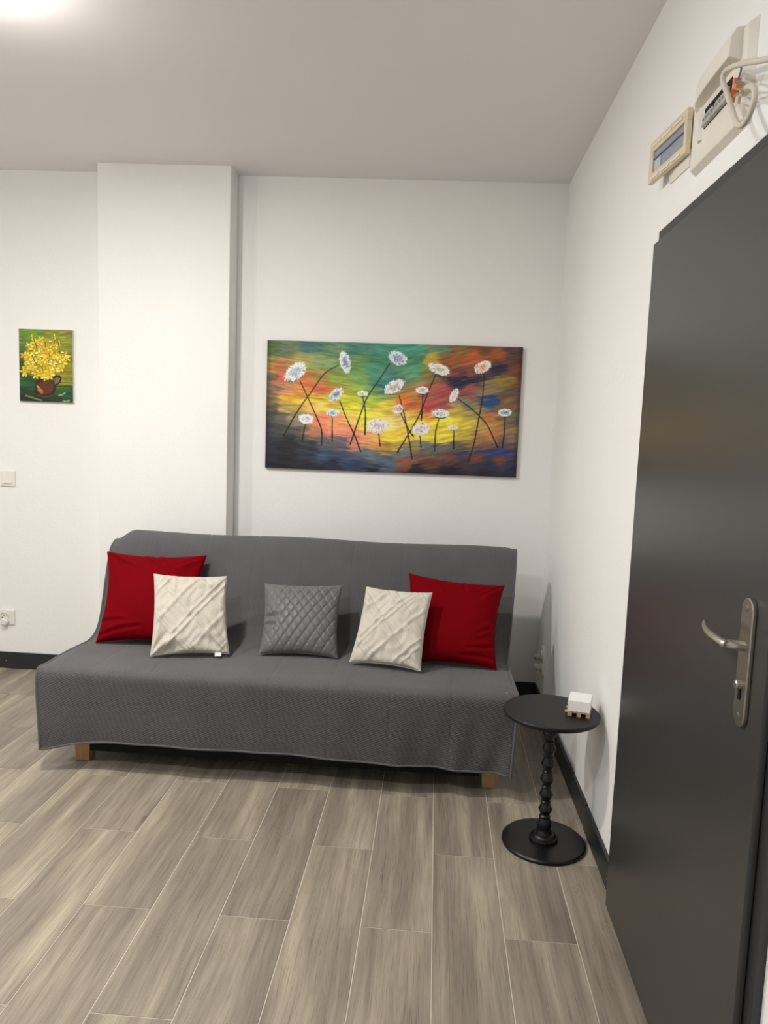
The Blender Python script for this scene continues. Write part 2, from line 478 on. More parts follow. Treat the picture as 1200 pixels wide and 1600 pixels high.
HEM = [(-1.62, 0.092), (-1.55, 0.100), (-1.446, 0.122), (-1.269, 0.134), (-0.946, 0.135), (-0.574, 0.133), (-0.157, 0.123), (0.10, 0.117), (0.33, 0.109), (0.42, 0.105)]
verts = []
rows = [at_arc(arc[-1]*j/NPROF) for j in range(NPROF+1)]
for i in range(NX+1):
    u = i/NX
    for j in range(NPROF+1):
        s = arc[-1]*j/NPROF; p = rows[j]
        back = sm(3.30, 3.70, p.y); frontz = 1 - sm(0.10, 0.42, p.z) if p.y < 2.9 else 0
        xl = -1.600 - 0.022*back + 0.018*frontz
        xr = 0.362 + 0.050*back - 0.012*frontz
        x = xl + (xr-xl)*u
        y, z = p.y, p.z
        if p.y < 2.90 and p.z < 0.42:            # hanging front: hem height and folds
            hz = np.interp(x, [h[0] for h in HEM], [h[1] for h in HEM])
            k = (0.42-p.z)/0.32
            z = 0.42 - (0.42-hz)*k
            y += k*(0.006*math.sin(x*9.0+0.6) + 0.004*math.sin(x*23+1.0))
            rr = sm(-0.35, 0.25, x)*k
            y += rr*(0.008*math.sin(x*27+z*9) + 0.004*math.sin(x*55-z*12))
            y -= 0.020*k*sm(-1.45, -1.60, x)
        e = min(u, 1-u)
        top = sm(3.56, 3.66, p.y)*sm(0.62, 0.80, p.z)      # slumping corners on top of the back
        z -= top*(0.050*(1-sm(0.0, 0.05, u)) + 0.006*(1-sm(0.0, 0.03, 1-u)))
        z += top*0.004*math.sin(x*7.0)
        seat = sm(2.88, 2.95, p.y)*(1-sm(3.30, 3.45, p.y))
        z -= seat*0.010*(1-sm(0, 0.03, e))
        z += 0.003*math.sin(x*5.0+p.y*9)*sm(2.90, 3.00, p.y)*(1-sm(3.5, 3.62, p.y))
        # stitched dimples sink into the cloth
        if s < 1.62:
            a_, b_ = math.pi*i/4, math.pi*j/4
            g = math.sin(a_+b_)**2 + math.sin(a_-b_)**2
            dip = 0.0046*max(0.0, 1-g*1.15)**0.8
            sl = abs(((x+0.02) % 0.246) - 0.123)
            if sl < 0.004: dip += 0.0018
            jn = min(j+1, NPROF); jp_ = max(j-1, 0)
            ty, tz = rows[jn].y-rows[jp_].y, rows[jn].z-rows[jp_].z
            tl_ = math.hypot(ty, tz) or 1
            y += dip*tz/tl_; z -= dip*ty/tl_
        verts.append((x, y, z))
faces = []
q = NPROF+1
for i in range(NX):
    for j in range(NPROF): faces.append((i*q+j, (i+1)*q+j, (i+1)*q+j+1, i*q+j+1))
cover = mesh_obj('quilted_cover', verts, faces, M_QUILT, sofa, smooth=True)
# stitched edge of the cover
hemline = [verts[i*q] for i in [0]+list(range(1, NX, 4))+[NX]]
edge_r = [verts[NX*q+j] for j in range(1, NPROF+1, 6)]; edge_l = [verts[j] for j in range(1, NPROF+1, 6)]
mb = MB(); mb.tube([(x, y+0.003, z+0.003) for x, y, z in hemline], 0.0065, 8, 0.8); mb.build('hem', M_QUILT, cover, smooth=True)
mb = MB(); mb.tube([(x, y, z-0.002) for x, y, z in edge_r], 0.0055, 8); mb.build('side_piping', M_QUILT, cover, smooth=True)
mb = MB(); mb.tube([(x, y, z-0.002) for x, y, z in edge_l], 0.0055, 8); mb.build('side_piping', M_QUILT, cover, smooth=True)
# mattress under the cover
mp_ = [(2.897, 0.20), (2.888, 0.30), (2.890, 0.40), (2.92, 0.428), (3.05, 0.430), (3.24, 0.422), (3.36, 0.420), (3.43, 0.440), (3.50, 0.490), (3.54, 0.57), (3.59, 0.69),
       (3.635, 0.80), (3.66, 0.846), (3.685, 0.860), (3.71, 0.845), (3.728, 0.79), (3.735, 0.45), (3.64, 0.30), (3.55, 0.20)]
xs = (SX0+0.015, SX1-0.035)
v = [(xs[0], y, z) for y, z in mp_] + [(xs[1], y, z) for y, z in mp_]; n = len(mp_)
MB().add(v, [tuple(range(n)), tuple(range(2*n-1, n-1, -1))] + [(k, (k+1) % n, n+(k+1) % n, n+k) for k in range(n)]).build('mattress', M_DARKFAB, sofa)
mb = MB(); mb.box(-1.420, 0.234, 2.958, 2.985, 0.058, 0.20); mb.box(SX0+0.03, SX1-0.05, 3.58, 3.62, 0.105, 0.20)
mb.box(SX0+0.03, SX0+0.07, 2.92, 3.58, 0.105, 0.20); mb.box(SX1-0.09, SX1-0.05, 2.92, 3.58, 0.105, 0.20)
mb.box(SX0+0.07, SX1-0.09, 2.96, 3.58, 0.185, 0.20)
mb.build('bed_frame', M_DARKFAB, sofa)
for cx in (-1.463, 0.277):
    for y0 in (2.975, 3.50):
        a, b = 0.029, 0.036
        MB().hexa([(cx-a, y0+0.006, 0), (cx+a, y0+0.006, 0), (cx+a, y0+2*a+0.006, 0), (cx-a, y0+2*a+0.006, 0),
                   (cx-b, y0, 0.104), (cx+b, y0, 0.104), (cx+b, y0+2*b, 0.104), (cx-b, y0+2*b, 0.104)]).build('leg', M_LEG, sofa, bevel=0.002)['label'] = 'tapered birch wood leg'

# ------------------------------------------------------------------ cushions
def cushion(name, corners, T, mat, N, pinch, disp, Tb=None, power=0.42):
    bl, br, tr, tl = [Vector(c) for c in corners]
    nrm = (br-bl).cross(tl-bl).normalized()        # towards the room
    if nrm.y > 0: nrm = -nrm
    Tb = Tb or T*0.8
    W = (br-bl).length
    v = []; f = []; idx = {}
    def base(U, V):
        U2 = U*(1-pinch*(1-V*V)); V2 = V*(1-pinch*(1-U*U))
        a, b = (U2+1)/2, (V2+1)/2
        return bl*(1-a)*(1-b) + br*a*(1-b) + tr*a*b + tl*(1-a)*b
    def hgt(U, V): return max(0.0, (1-U*U)*(1-V*V))**power
    for side in (0, 1):
        for i in range(N+1):
            for j in range(N+1):
                if side and (i in (0, N) or j in (0, N)): idx[side, i, j] = idx[0, i, j]; continue
                # denser towards the edges
                U = math.sin(math.pi*(i/N-0.5)); V = math.sin(math.pi*(j/N-0.5))
                U = 0.45*U + 0.55*(2*i/N-1); V = 0.45*V + 0.55*(2*j/N-1)
                h = hgt(U, V); p = base(U, V)
                if side == 0: p = p + nrm*(T*h + disp(U, V)*min(1, h*1.6))
                else: p = p - nrm*(Tb*h)
                idx[side, i, j] = len(v); v.append(p)
    for i in range(N):
        for j in range(N):
            f.append((idx[0,i,j], idx[0,i+1,j], idx[0,i+1,j+1], idx[0,i,j+1]))
            f.append((idx[1,i,j], idx[1,i,j+1], idx[1,i+1,j+1], idx[1,i+1,j]))
    zmin = min(p.z for p in v)
    org = (sum((p.x for p in (bl, br, tr, tl)))/4, (bl.y+br.y)/2, zmin)
    ob = mesh_obj(name, v, f, mat, origin=org, smooth=True)
    bm = bmesh.new(); bm.from_mesh(ob.data); bmesh.ops.recalc_face_normals(bm, faces=bm.faces); bm.to_mesh(ob.data); bm.free()
    # seam along the four edges
    loop = [(i, 0) for i in range(N)] + [(N, j) for j in range(N)] + [(N-i, N) for i in range(N)] + [(0, N-j) for j in range(N)]
    pts = [v[idx[0, i, j]] for i, j in loop]; pts.append(pts[0])
    mb = MB(); mb.tube(pts, 0.0022, 6); mb.build('seam', mat, ob, smooth=True)
    return ob
def wr(U, V, seed):
    r = random.Random(seed); d = 0
    for _ in range(7):
        cx, cy = r.choice((-1, 1)), r.choice((-1, 1)); a = r.uniform(4, 9); ph = r.uniform(0, 6.28)
        du, dv = U-cx*1.05, V-cy*1.05; rad = math.hypot(du, dv); ang = math.atan2(dv, du)
        d += math.sin(ang*a+ph)*math.exp(-((rad-0.45)/0.32)**2)
    return d
CREASES = {2: [((-0.97,0.93),(-0.25,0.50)), ((-0.25,0.98),(0.12,0.62)), ((0.05,0.98),(0.25,0.70)), ((-0.97,-0.90),(-0.10,-0.78)), ((-0.97,-0.62),(-0.45,-0.66)), ((0.95,0.92),(0.55,0.70))],
           5: [((0.10,0.97),(0.25,0.66)), ((0.97,-0.82),(0.25,-0.90)), ((0.97,-0.58),(0.35,-0.74)), ((-0.95,0.93),(-0.35,0.62)), ((0.96,0.92),(0.60,0.60)), ((0.85,-0.2),(0.60,-0.35))]}
def disp_red(seed):
    def g(U, V):
        d = 0.0035*wr(U, V, seed) + 0.006*math.sin(3*U+seed)*math.sin(2.3*V+1)
        for (x0, y0), (x1, y1) in CREASES[seed]:
            dx, dy = x1-x0, y1-y0; l2 = dx*dx+dy*dy
            t = ((U-x0)*dx+(V-y0)*dy)/l2; tc = min(1, max(0, t))
            px, py = U-x0-tc*dx, V-y0-tc*dy
            side = (dx*py-dy*px)/math.sqrt(l2); dist = math.hypot(px, py)
            fade = 1-0.75*tc
            d += fade*(0.013*math.exp(-((dist-0.06)/0.055)**2)*(1 if side > 0 else 0.55) - 0.012*math.exp(-(dist/0.045)**2))
        return d
    return g
def band(t, width):      # raised cord of a given half-width around t = 0
    return math.exp(-(t/width)**2)
def disp_plush(seed, offs, flip):
    def g(U, V):
        a = (U*flip + V)*0.7071 - offs[0]; b = (U*flip - V)*0.7071 - offs[1]
        d = 0
        for k in (-1.25, -0.62, 0.0, 0.62, 1.25):
            for s, w_ in ((-0.085, 0.028), (0.0, 0.034), (0.085, 0.028)):
                d += 0.0065*band(a-k*1.15+s, w_)
            if abs(k) != 0.62: 
                for s in (-0.075, 0.075): d += 0.0055*band(b-k*0.95+s, 0.030)
            else:
                d += 0.005*band(b-k*0.95, 0.05)
        return d*1.25 + 0.0035*math.sin(11*U+3*math.sin(5*V)+seed)*math.sin(9*V+2.5*math.sin(7*U+seed)) + 0.0055*wr(U, V, seed) + 0.0045*math.sin(4.1*U+seed)*math.sin(3.7*V+seed*2)
    return g
def disp_grey(U, V):
    a = (U*8.2 + V*5.3)*0.5; b = (U*8.2 - V*5.3)*0.5
    d = 0.0085*min(1.0, 1.5*(abs(math.sin(math.pi*a))*abs(math.sin(math.pi*b)))**0.5) - 0.004
    crease = -0.020*math.exp(-((V+0.02)/0.07)**2)*sm(-0.35, -0.95, U) - 0.014*math.exp(-((V+0.42+0.2*U)/0.06)**2)*sm(-0.4, -0.95, U)
    return d*(0.55+0.45*sm(-0.95, -0.3, U)*1.0) + crease + 0.003*wr(U, V, 8)
c1 = cushion('throw_cushion', ((-1.523, 3.24, 0.442), (-1.061, 3.258, 0.442), (-1.105, 3.551, 0.817), (-1.598, 3.53, 0.816)), 0.085, M_RED, 84, 0.115, disp_red(2), Tb=0.06)
tag(c1, 'plain dark red cushion at the left end of the sofa', 'cushion', 'large red cushions on the sofa')
c2 = cushion('throw_cushion', ((-0.125, 3.19, 0.442), (0.299, 3.184, 0.442), (0.34, 3.437, 0.764), (-0.103, 3.458, 0.795)), 0.085, M_RED, 84, 0.105, disp_red(5), Tb=0.06)
tag(c2, 'plain dark red cushion at the right end of the sofa, near the side table', 'cushion', 'large red cushions on the sofa')
c3 = cushion('throw_cushion', ((-1.194, 3.056, 0.455), (-0.876, 3.150, 0.455), (-0.947, 3.345, 0.760), (-1.252, 3.246, 0.775)), 0.050, M_PLUSH, 90, 0.06, disp_plush(3, (0.05, 0.1), 1), Tb=0.035, power=0.36)
tag(c3, 'cream plush cushion leaning on the left red cushion', 'cushion', 'cream plush cushions on the sofa')
MB().obox((-0.918, 3.126, 0.458), (0.013, 0.0035, 0), (0.002, -0.009, -0.006), (0, 0.0003, 0.0006)).build('care_tag', M_WPLAST, c3)['label'] = 'small white fabric tag'
c4 = cushion('throw_cushion', ((-0.336, 3.120, 0.460), (-0.029, 3.050, 0.460), (0.006, 3.240, 0.755), (-0.29, 3.310, 0.752)), 0.050, M_PLUSH, 90, 0.06, disp_plush(6, (-0.18, -0.25), 1), Tb=0.035, power=0.36)
tag(c4, 'cream plush cushion leaning on the right red cushion', 'cushion', 'cream plush cushions on the sofa')
c5 = cushion('throw_cushion', ((-0.751, 3.195, 0.448), (-0.401, 3.204, 0.448), (-0.415, 3.426, 0.728), (-0.781, 3.411, 0.721)), 0.062, M_GREYV, 110, 0.075, disp_grey)
tag(c5, 'grey velvet cushion with diamond quilting in the middle of the sofa', 'cushion')

# ------------------------------------------------------------------ side table
TCX, TCY, TZ, TR = 0.445, 2.588, 0.495, 0.168
tab = tag(empty('side_table', (TCX, TCY, 0.0)), 'small round black pedestal table with turned column beside the sofa', 'side table')
MB().lathe((TCX, TCY, 0), [(TR-0.004, TZ-0.016), (TR, TZ-0.012), (TR, TZ-0.003), (TR-0.003, TZ)], 72).build('table_top', M_BLACKT, tab, smooth=True)
prof = [(0.032, 0.030), (0.029, 0.040), (0.024, 0.050), (0.0225, 0.058), (0.0255, 0.070), (0.0225, 0.086), (0.0175, 0.097), (0.0205, 0.101), (0.0205, 0.104), (0.0168, 0.107)]
for k in range(6):
    z = 0.131 + 0.0565*k
    prof += [(0.0150, z-0.021), (0.0190, z-0.0135), (0.0245, z-0.003), (0.0245, z-0.001), (0.0180, z+0.014), (0.0150, z+0.022)]
    if k < 5: prof += [(0.0178, z+0.0245), (0.0178, z+0.0285), (0.0150, z+0.031)]
prof += [(0.0185, 0.438), (0.0225, 0.446), (0.0235, 0.452), (0.029, 0.462), (0.032, 0.470), (0.032, 0.479)]
MB().lathe((TCX, TCY, 0), prof, 32).build('turned_column', M_BLACK, tab, smooth=True)
MB().lathe((TCX, TCY, 0), [(0.050, 0.0142), (0.0515, 0.020), (0.049, 0.026), (0.043, 0.029), (0.041, 0.034), (0.036, 0.039), (0.030, 0.040)], 40).build('base_collar', M_BLACK, tab, smooth=True)
MB().lathe((TCX, TCY, 0), [(0.146, 0.0), (0.149, 0.002), (0.149, 0.010), (0.145, 0.0145), (0.02, 0.0150)], 72).build('base', M_BLACK, tab, smooth=True)

# note block on a miniature pallet
fl = Vector((0.4945, 2.551, 0)); ex = Vector((0.0725, -0.020, 0)).normalized(); ey = Vector((-ex.y, ex.x, 0))
PWX, PDY = 0.076, 0.098
pc = fl + ex*PWX/2 + ey*PDY/2
pal = tag(empty('miniature_pallet', (pc.x, pc.y, TZ)), 'miniature wooden pallet carrying white note paper on the side table', 'pallet')
def pbox(name, u0, u1, v0, v1, z0, z1, mat, par, **kw):
    c = fl + ex*(u0+u1)/2 + ey*(v0+v1)/2
    return MB().obox((c.x, c.y, (z0+z1)/2), ex*(u1-u0)/2, ey*(v1-v0)/2, (0, 0, (z1-z0)/2)).build(name, mat, par, **kw)
L0 = -0.010
for vv in (0.0, 0.041, 0.084): pbox('skid_board', L0, PWX, vv, vv+0.014, TZ, TZ+0.003, M_PALLET, pal) if vv else None
for vv in (0.0, 0.041, 0.084):
    for uu in (0.0, 0.031, 0.062): pbox('pallet_block', uu, uu+0.014, vv, vv+0.014, TZ+(0.003 if vv else 0), TZ+0.0125, M_PALLET, pal)
    pbox('stringer_board', L0, PWX, vv, vv+0.014, TZ+0.0125, TZ+0.0155, M_PALLET, pal)
for k in range(5): pbox('deck_board', 0.0155*k-0.0, 0.0155*k+0.0125, 0.0, PDY, TZ+0.0155, TZ+0.0185, M_PALLET, pal)
np_ = tag(empty('note_paper_block', (pc.x, pc.y, TZ+0.0185)), 'white block of loose note paper on the miniature pallet', 'note paper')
z = TZ+0.0185
for k in range(6):
    j = 0.0006*((k*37) % 5-2)
    pbox('paper_stack', j, PWX-0.001+j, 0.001, PDY-0.001+j, z, z+0.0061, M_PAPER, np_); z += 0.0061

# ------------------------------------------------------------------ paintings (vertex colours on a canvas)
def homography(src, dst):
    A = []; B = []
    for (x, y), (u, v_) in zip(src, dst):
        A.append([x, y, 1, 0, 0, 0, -u*x, -u*y]); B.append(u)
        A.append([0, 0, 0, x, y, 1, -v_*x, -v_*y]); B.append(v_)
    h = np.linalg.solve(np.array(A, float), np.array(B, float))
    return np.append(h, 1).reshape(3, 3)
def vnoise(x, y, seed):
    r = np.random.RandomState(seed); T = r.rand(256, 256)
    xi = np.floor(x).astype(int); yi = np.floor(y).astype(int); fx = x-xi; fy = y-yi
    fx = fx*fx*(3-2*fx); fy = fy*fy*(3-2*fy)
    g = lambda a, b: T[a % 256, b % 256]
    return (g(xi, yi)*(1-fx)+g(xi+1, yi)*fx)*(1-fy) + (g(xi, yi+1)*(1-fx)+g(xi+1, yi+1)*fx)*fy
def fbm(x, y, seed, o=3):
    s = 0; a = 0.5
    for k in range(o): s = s + a*(vnoise(x*2**k, y*2**k, seed+k)-0.5); a *= 0.55
    return s
def to_lin(a):
    a = np.clip(a, 0, 255)/255.0
    return np.where(a <= 0.04045, a/12.92, ((a+0.055)/1.055)**2.4)
def segdist(px, py, pts):
    d = np.full(px.shape, 1e9); tt = np.zeros(px.shape)
    L = len(pts)-1
    for i in range(L):
        (x0, y0), (x1, y1) = pts[i], pts[i+1]
        dx, dy = x1-x0, y1-y0; l2 = dx*dx+dy*dy+1e-9
        t = np.clip(((px-x0)*dx+(py-y0)*dy)/l2, 0, 1)
        q_ = np.hypot(px-x0-t*dx, py-y0-t*dy)
        mk = q_ < d; d = np.where(mk, q_, d); tt = np.where(mk, (i+t)/L, tt)
    return d, tt
def canvas(name, x0, x1, z0, z1, yf, yb, nu, nv, colour_fn, relief, mat_name):
    th = yb-yf
    U, V = np.meshgrid(np.linspace(0, 1, nu), np.linspace(0, 1, nv), indexing='ij')   # V down
    rgb, rel = colour_fn(U, V)
    e = empty(name, ((x0+x1)/2, yb, z0))
    X = x0+(x1-x0)*U; Z = z1-(z1-z0)*V; Y = yf - rel*relief
    v = np.stack([X, Y, Z], -1).reshape(-1, 3).tolist()
    f = []
    for i in range(nu-1):
        b = i*nv
        for j in range(nv-1): f.append((b+j, b+j+1, b+nv+j+1, b+nv+j))
    ob = mesh_obj('painted_surface', v, f, None, e, smooth=True)
    me = ob.data; me.materials.append(paint_mat(mat_name))
    ca = me.color_attributes.new('Col', 'FLOAT_COLOR', 'POINT')
    lc = to_lin(rgb).reshape(-1, 3); lc = np.clip(lc*PAINT_GAIN, 0, 0.92)
    ca.data.foreach_set('color', np.concatenate([lc, np.ones((len(lc), 1))], 1).astype(np.float32).ravel())
    return e
PAINT_GAIN = 1.22

BG = """60,80,70,90,40;120,75,90,110,80;250,80,60,100,100;330,85,90,120,90;450,90,60,110,100;560,90,70,130,110;680,100,70,140,120;800,110,95,130,100;900,110,120,90,50;1000,110,110,70,40;1140,110,70,55,50
60,150,150,130,40;110,150,175,110,70;200,130,150,140,70;280,130,120,140,90;350,150,110,140,90;450,150,90,130,70;540,140,60,120,90;700,150,60,120,90;760,150,170,140,60;850,150,140,80,40;950,150,165,85,40;1050,150,140,75,40;1140,160,80,60,50
60,210,110,90,60;120,210,185,90,70;220,230,190,110,60;280,210,150,130,60;350,220,130,150,60;450,220,110,150,80;530,200,70,130,110;560,240,60,110,110;690,210,80,140,100;760,220,120,110,60;850,210,120,70,60;930,220,130,75,55;1060,205,40,35,60;1130,220,110,60,45
870,236,25,25,60;910,238,25,25,60;950,240,30,28,60;1080,245,130,110,50
60,280,110,90,70;120,270,190,130,90;200,280,200,130,60;270,270,205,100,60;330,260,190,120,60;420,270,150,170,60;520,290,110,150,80;560,280,30,100,110;690,300,170,120,60;760,290,150,80,70;830,290,160,70,70;930,280,140,75,70;1020,280,130,110,80;1130,290,100,75,60
60,320,100,85,60;150,320,215,165,50;230,320,215,180,60;300,330,190,170,50;400,320,190,190,50;500,330,160,180,60;590,330,190,170,60;650,325,205,105,40;700,320,180,90,50;760,330,175,70,75;830,330,150,80,80;900,330,110,110,100;1020,318,40,70,120;1080,330,120,90,60
60,370,80,70,55;130,370,170,150,80;240,370,215,170,100;300,360,215,190,80;410,360,215,205,60;470,390,225,215,60;560,370,225,200,70;620,390,225,190,110;700,380,200,150,60;740,350,170,60,60;880,370,180,160,60;940,350,130,120,80;1010,380,170,110,60;1120,380,100,90,70
60,420,65,65,60;120,420,90,85,75;180,420,130,120,90;270,420,235,130,95;350,420,240,150,100;420,410,235,190,90;470,430,235,205,60;580,430,240,220,140;640,410,225,195,120;680,420,235,200,60;780,420,235,205,50;850,410,240,215,70;930,410,210,185,60;1000,420,170,140,80;1110,430,130,110,80
60,470,50,55,60;130,470,70,70,65;200,480,85,80,75;260,460,180,120,90;320,450,235,130,100;400,470,238,135,105;470,480,240,150,110;530,490,235,170,90;600,480,235,195,60;650,460,240,190,70;750,480,225,195,70;820,470,220,195,60;900,465,180,160,60;960,470,150,110,70;1030,450,180,120,70;1110,480,110,95,75
60,520,35,38,48;150,520,28,28,32;220,520,45,48,55;300,510,85,85,95;370,510,95,85,95;440,515,190,120,95;500,515,215,140,90;560,525,170,130,60;620,510,195,160,60;680,520,130,120,80;740,520,100,105,100;800,525,85,85,85;860,520,90,85,75;920,520,130,100,70;1000,520,110,75,60;1080,500,90,70,75;1120,520,85,65,65
1050,540,40,60,120;1010,540,50,60,110;1090,545,45,60,115;900,550,45,55,90
60,560,28,32,45;130,560,22,24,32;210,560,35,42,60;300,560,55,70,95;400,560,60,75,100;480,545,95,110,120;550,560,85,95,100;640,550,100,110,115;740,570,110,75,65;840,570,100,65,55;940,575,110,60,50;1050,580,95,55,45;1110,570,60,50,65
60,600,18,20,30;200,605,25,28,38;330,600,35,45,65;450,600,45,60,85;560,590,70,90,110;650,590,120,75,60;760,600,90,55,45;860,600,65,45,50;960,600,50,45,60;1000,600,35,42,70;1090,610,40,45,70
100,620,15,15,20;300,628,15,16,22;500,630,20,22,32;700,635,22,22,30;850,640,25,22,30;1000,645,25,25,35;1110,640,30,35,55"""
BGP = np.array([[float(t) for t in p.split(',')] for ln_ in BG.split('\n') for p in ln_.split(';')])
# head: cx, cy, rx, ry, degrees, tint; stem points
FLOWERS = [
    (172,198,57,34,-38,(150,165,185),[(193,238),(222,300),(262,390),(285,450),(286,512)],1),
    (390,155,24,52,-13,(120,130,165),[(362,168),(300,205),(245,280),(180,370),(118,478)],0),
    (620,138,44,31,22,(125,140,180),[(585,162),(540,230),(485,310),(455,385),(410,513)],0),
    (350,295,40,22,-40,(110,135,165),[(365,322),(395,400),(430,475),(456,545)],1),
    (465,292,26,13,0,(190,190,190),[(466,305),(477,370),(475,470)],1),
    (603,263,52,27,-28,(170,160,150),[(625,302),(650,400),(668,500),(679,575)],2),
    (620,360,24,20,-30,(210,140,150),[(630,375),(660,440),(685,478)],0),
    (727,278,31,16,0,(185,185,195),[(728,295),(726,350),(720,410)],1),
    (800,187,52,25,18,(190,175,150),[(785,210),(750,290),(715,380),(660,475),(615,548)],1),
    (988,178,43,24,-25,(225,150,110),[(995,205),(988,300),(970,400),(945,520),(920,590)],1),
    (864,300,17,34,26,(180,185,190),[(882,316),(940,360),(1000,420),(1035,490),(1050,525)],0),
    (218,403,35,23,8,(180,190,205),[(214,428),(200,497)],0),
    (335,376,31,16,-3,(110,150,185),[(332,393),(332,500)],0),
    (528,432,47,33,0,(205,170,180),[(535,462),(540,520)],0),
    (718,445,41,28,-6,(200,175,190),[(714,472),(718,525)],0),
    (805,378,41,19,4,(190,190,195),[(798,398),(782,460),(778,540)],2),
    (858,440,24,10,0,(180,175,175),[(861,450),(860,530)],0),
    (1083,375,31,17,0,(90,140,175),[(1084,392),(1080,460),(1070,525)],0),
]
def paint_meadow(U, V):
    Hm = homography([(0,0),(1,0),(1,1),(0,1)], [(50,58),(1165,92),(1128,656),(37,615)])
    d = Hm[2,0]*U+Hm[2,1]*V+1
    X = (Hm[0,0]*U+Hm[0,1]*V+Hm[0,2])/d; Y = (Hm[1,0]*U+Hm[1,1]*V+Hm[1,2])/d
    wxp = X + 90*fbm(X/70, Y/16, 3); wyp = Y + 40*fbm(X/80, Y/20, 9) + 46*fbm(X/55, (Y+0.15*np.abs(X-600))/5.0, 17, 2) + 0.04*(X-600)*np.sin(Y/90)
    num = np.zeros(X.shape+(3,)); den = np.zeros(X.shape)
    for x, y, r_, g_, b_ in BGP:
        q_ = 1.0/((((wxp-x)/1.55)**2 + (wyp-y)**2 + 30)**2.1)
        den += q_
        for k, c in enumerate((r_, g_, b_)): num[..., k] += q_*c
    rgb = num/den[..., None]
    # saturate a little after averaging
    mean = rgb.mean(-1, keepdims=True); rgb = mean+(rgb-mean)*1.0
    tilt = Y + 0.22*np.where(X > 600, X-600, -(X-600)*0.5)
    st = fbm(X/48, tilt/6.5, 21, 3); st2 = fbm(X/90, tilt/14, 31, 2)
    rgb = rgb*(1+0.55*st[..., None]) + 34*st2[..., None]*np.array([1.0, 0.9, 0.6])
    pale = np.clip((fbm(X/70, tilt/7, 77, 3)-0.13)*6, 0, 1)*np.clip(1-np.abs(Y-400)/130, 0, 1)*np.clip(1-np.abs(X-600)/480, 0, 1)
    rgb = rgb*(1-0.55*pale[..., None]) + np.array([238, 226, 190])*0.55*pale[..., None]
    rel = 0.35*st
    rgb *= (1-0.35*np.clip(1-np.minimum(U, 1-U)/0.02, 0, 1))[..., None]
    for cx, cy, rx, ry, ang, tint, stem, green in FLOWERS:
        ds, t = segdist(X, Y, [(p_.x, p_.y) for p_ in spline([(a_, b_, 0) for a_, b_ in stem], 5)])
        wd = 1.9+1.1*t
        a = np.clip(wd-ds+0.8, 0, 1)[..., None]*0.93
        rgb = rgb*(1-a)+np.array([16, 26, 22])*a
    r = np.random.RandomState(4)
    for cx, cy, rx, ry, ang, tint, stem, green in FLOWERS:
        c, s = math.cos(math.radians(ang)), math.sin(math.radians(ang))
        if green:
            gx, gy = X-(cx-s*ry*-0.5), Y-(cy+c*ry*0.5)
            uu = (gx*c+gy*s)/(rx*0.72); vv = (-gx*s+gy*c)/(ry*0.85)
            a = (np.clip((1-np.hypot(uu, vv))*6, 0, 1)*0.9)[..., None]
            rgb = rgb*(1-a)+np.array([38, 60, 38] if green == 1 else [62, 92, 40])*a
        uu = ((X-cx)*c+(Y-cy)*s)/rx; vv = (-(X-cx)*s+(Y-cy)*c)/ry
        rad = np.hypot(uu, vv); th = np.arctan2(vv, uu)
        edge = 1+0.16*(vnoise(X/4.2, Y/4.2, int(cx))-0.5)*2
        a = np.clip((edge-rad)*9, 0, 1)*0.96
        sp = vnoise(X/3.6, Y/3.6, int(cy)+40)
        ring = np.clip((rad-0.22)*1.9, 0, 1)*0.85+0.15*(sp > 0.55)
        col = np.array(tint)*(1-ring[..., None]) + np.array([232, 230, 226])*ring[..., None]
        col = col + (sp[..., None]-0.42)*75
        dark = np.clip((0.26-sp)*8, 0, 1)[..., None]*0.5
        col = col*(1-dark) + np.array([45, 50, 60])*dark
        rgb = rgb*(1-a[..., None])+col*a[..., None]
        rel = rel + a*(0.6+0.8*sp)
    return rgb, rel
M_SIDE = plain('painted_canvas_side', (0.05, 0.05, 0.05), 0.7, 0.3, 0, 12, 0.3)
pb = canvas('canvas_painting', -0.940, 0.431, 1.232, 1.9225, 4.054, YB-0.001, 430, 216, paint_meadow, 0.0012, 'meadow_paint')
tag(pb, 'wide canvas painting of white umbel flowers on a fiery sky, above the sofa', 'painting')
MB().box(-0.940, 0.431, 4.0549, YB-0.001, 1.232, 1.9225).build('stretcher', M_SIDE, pb)

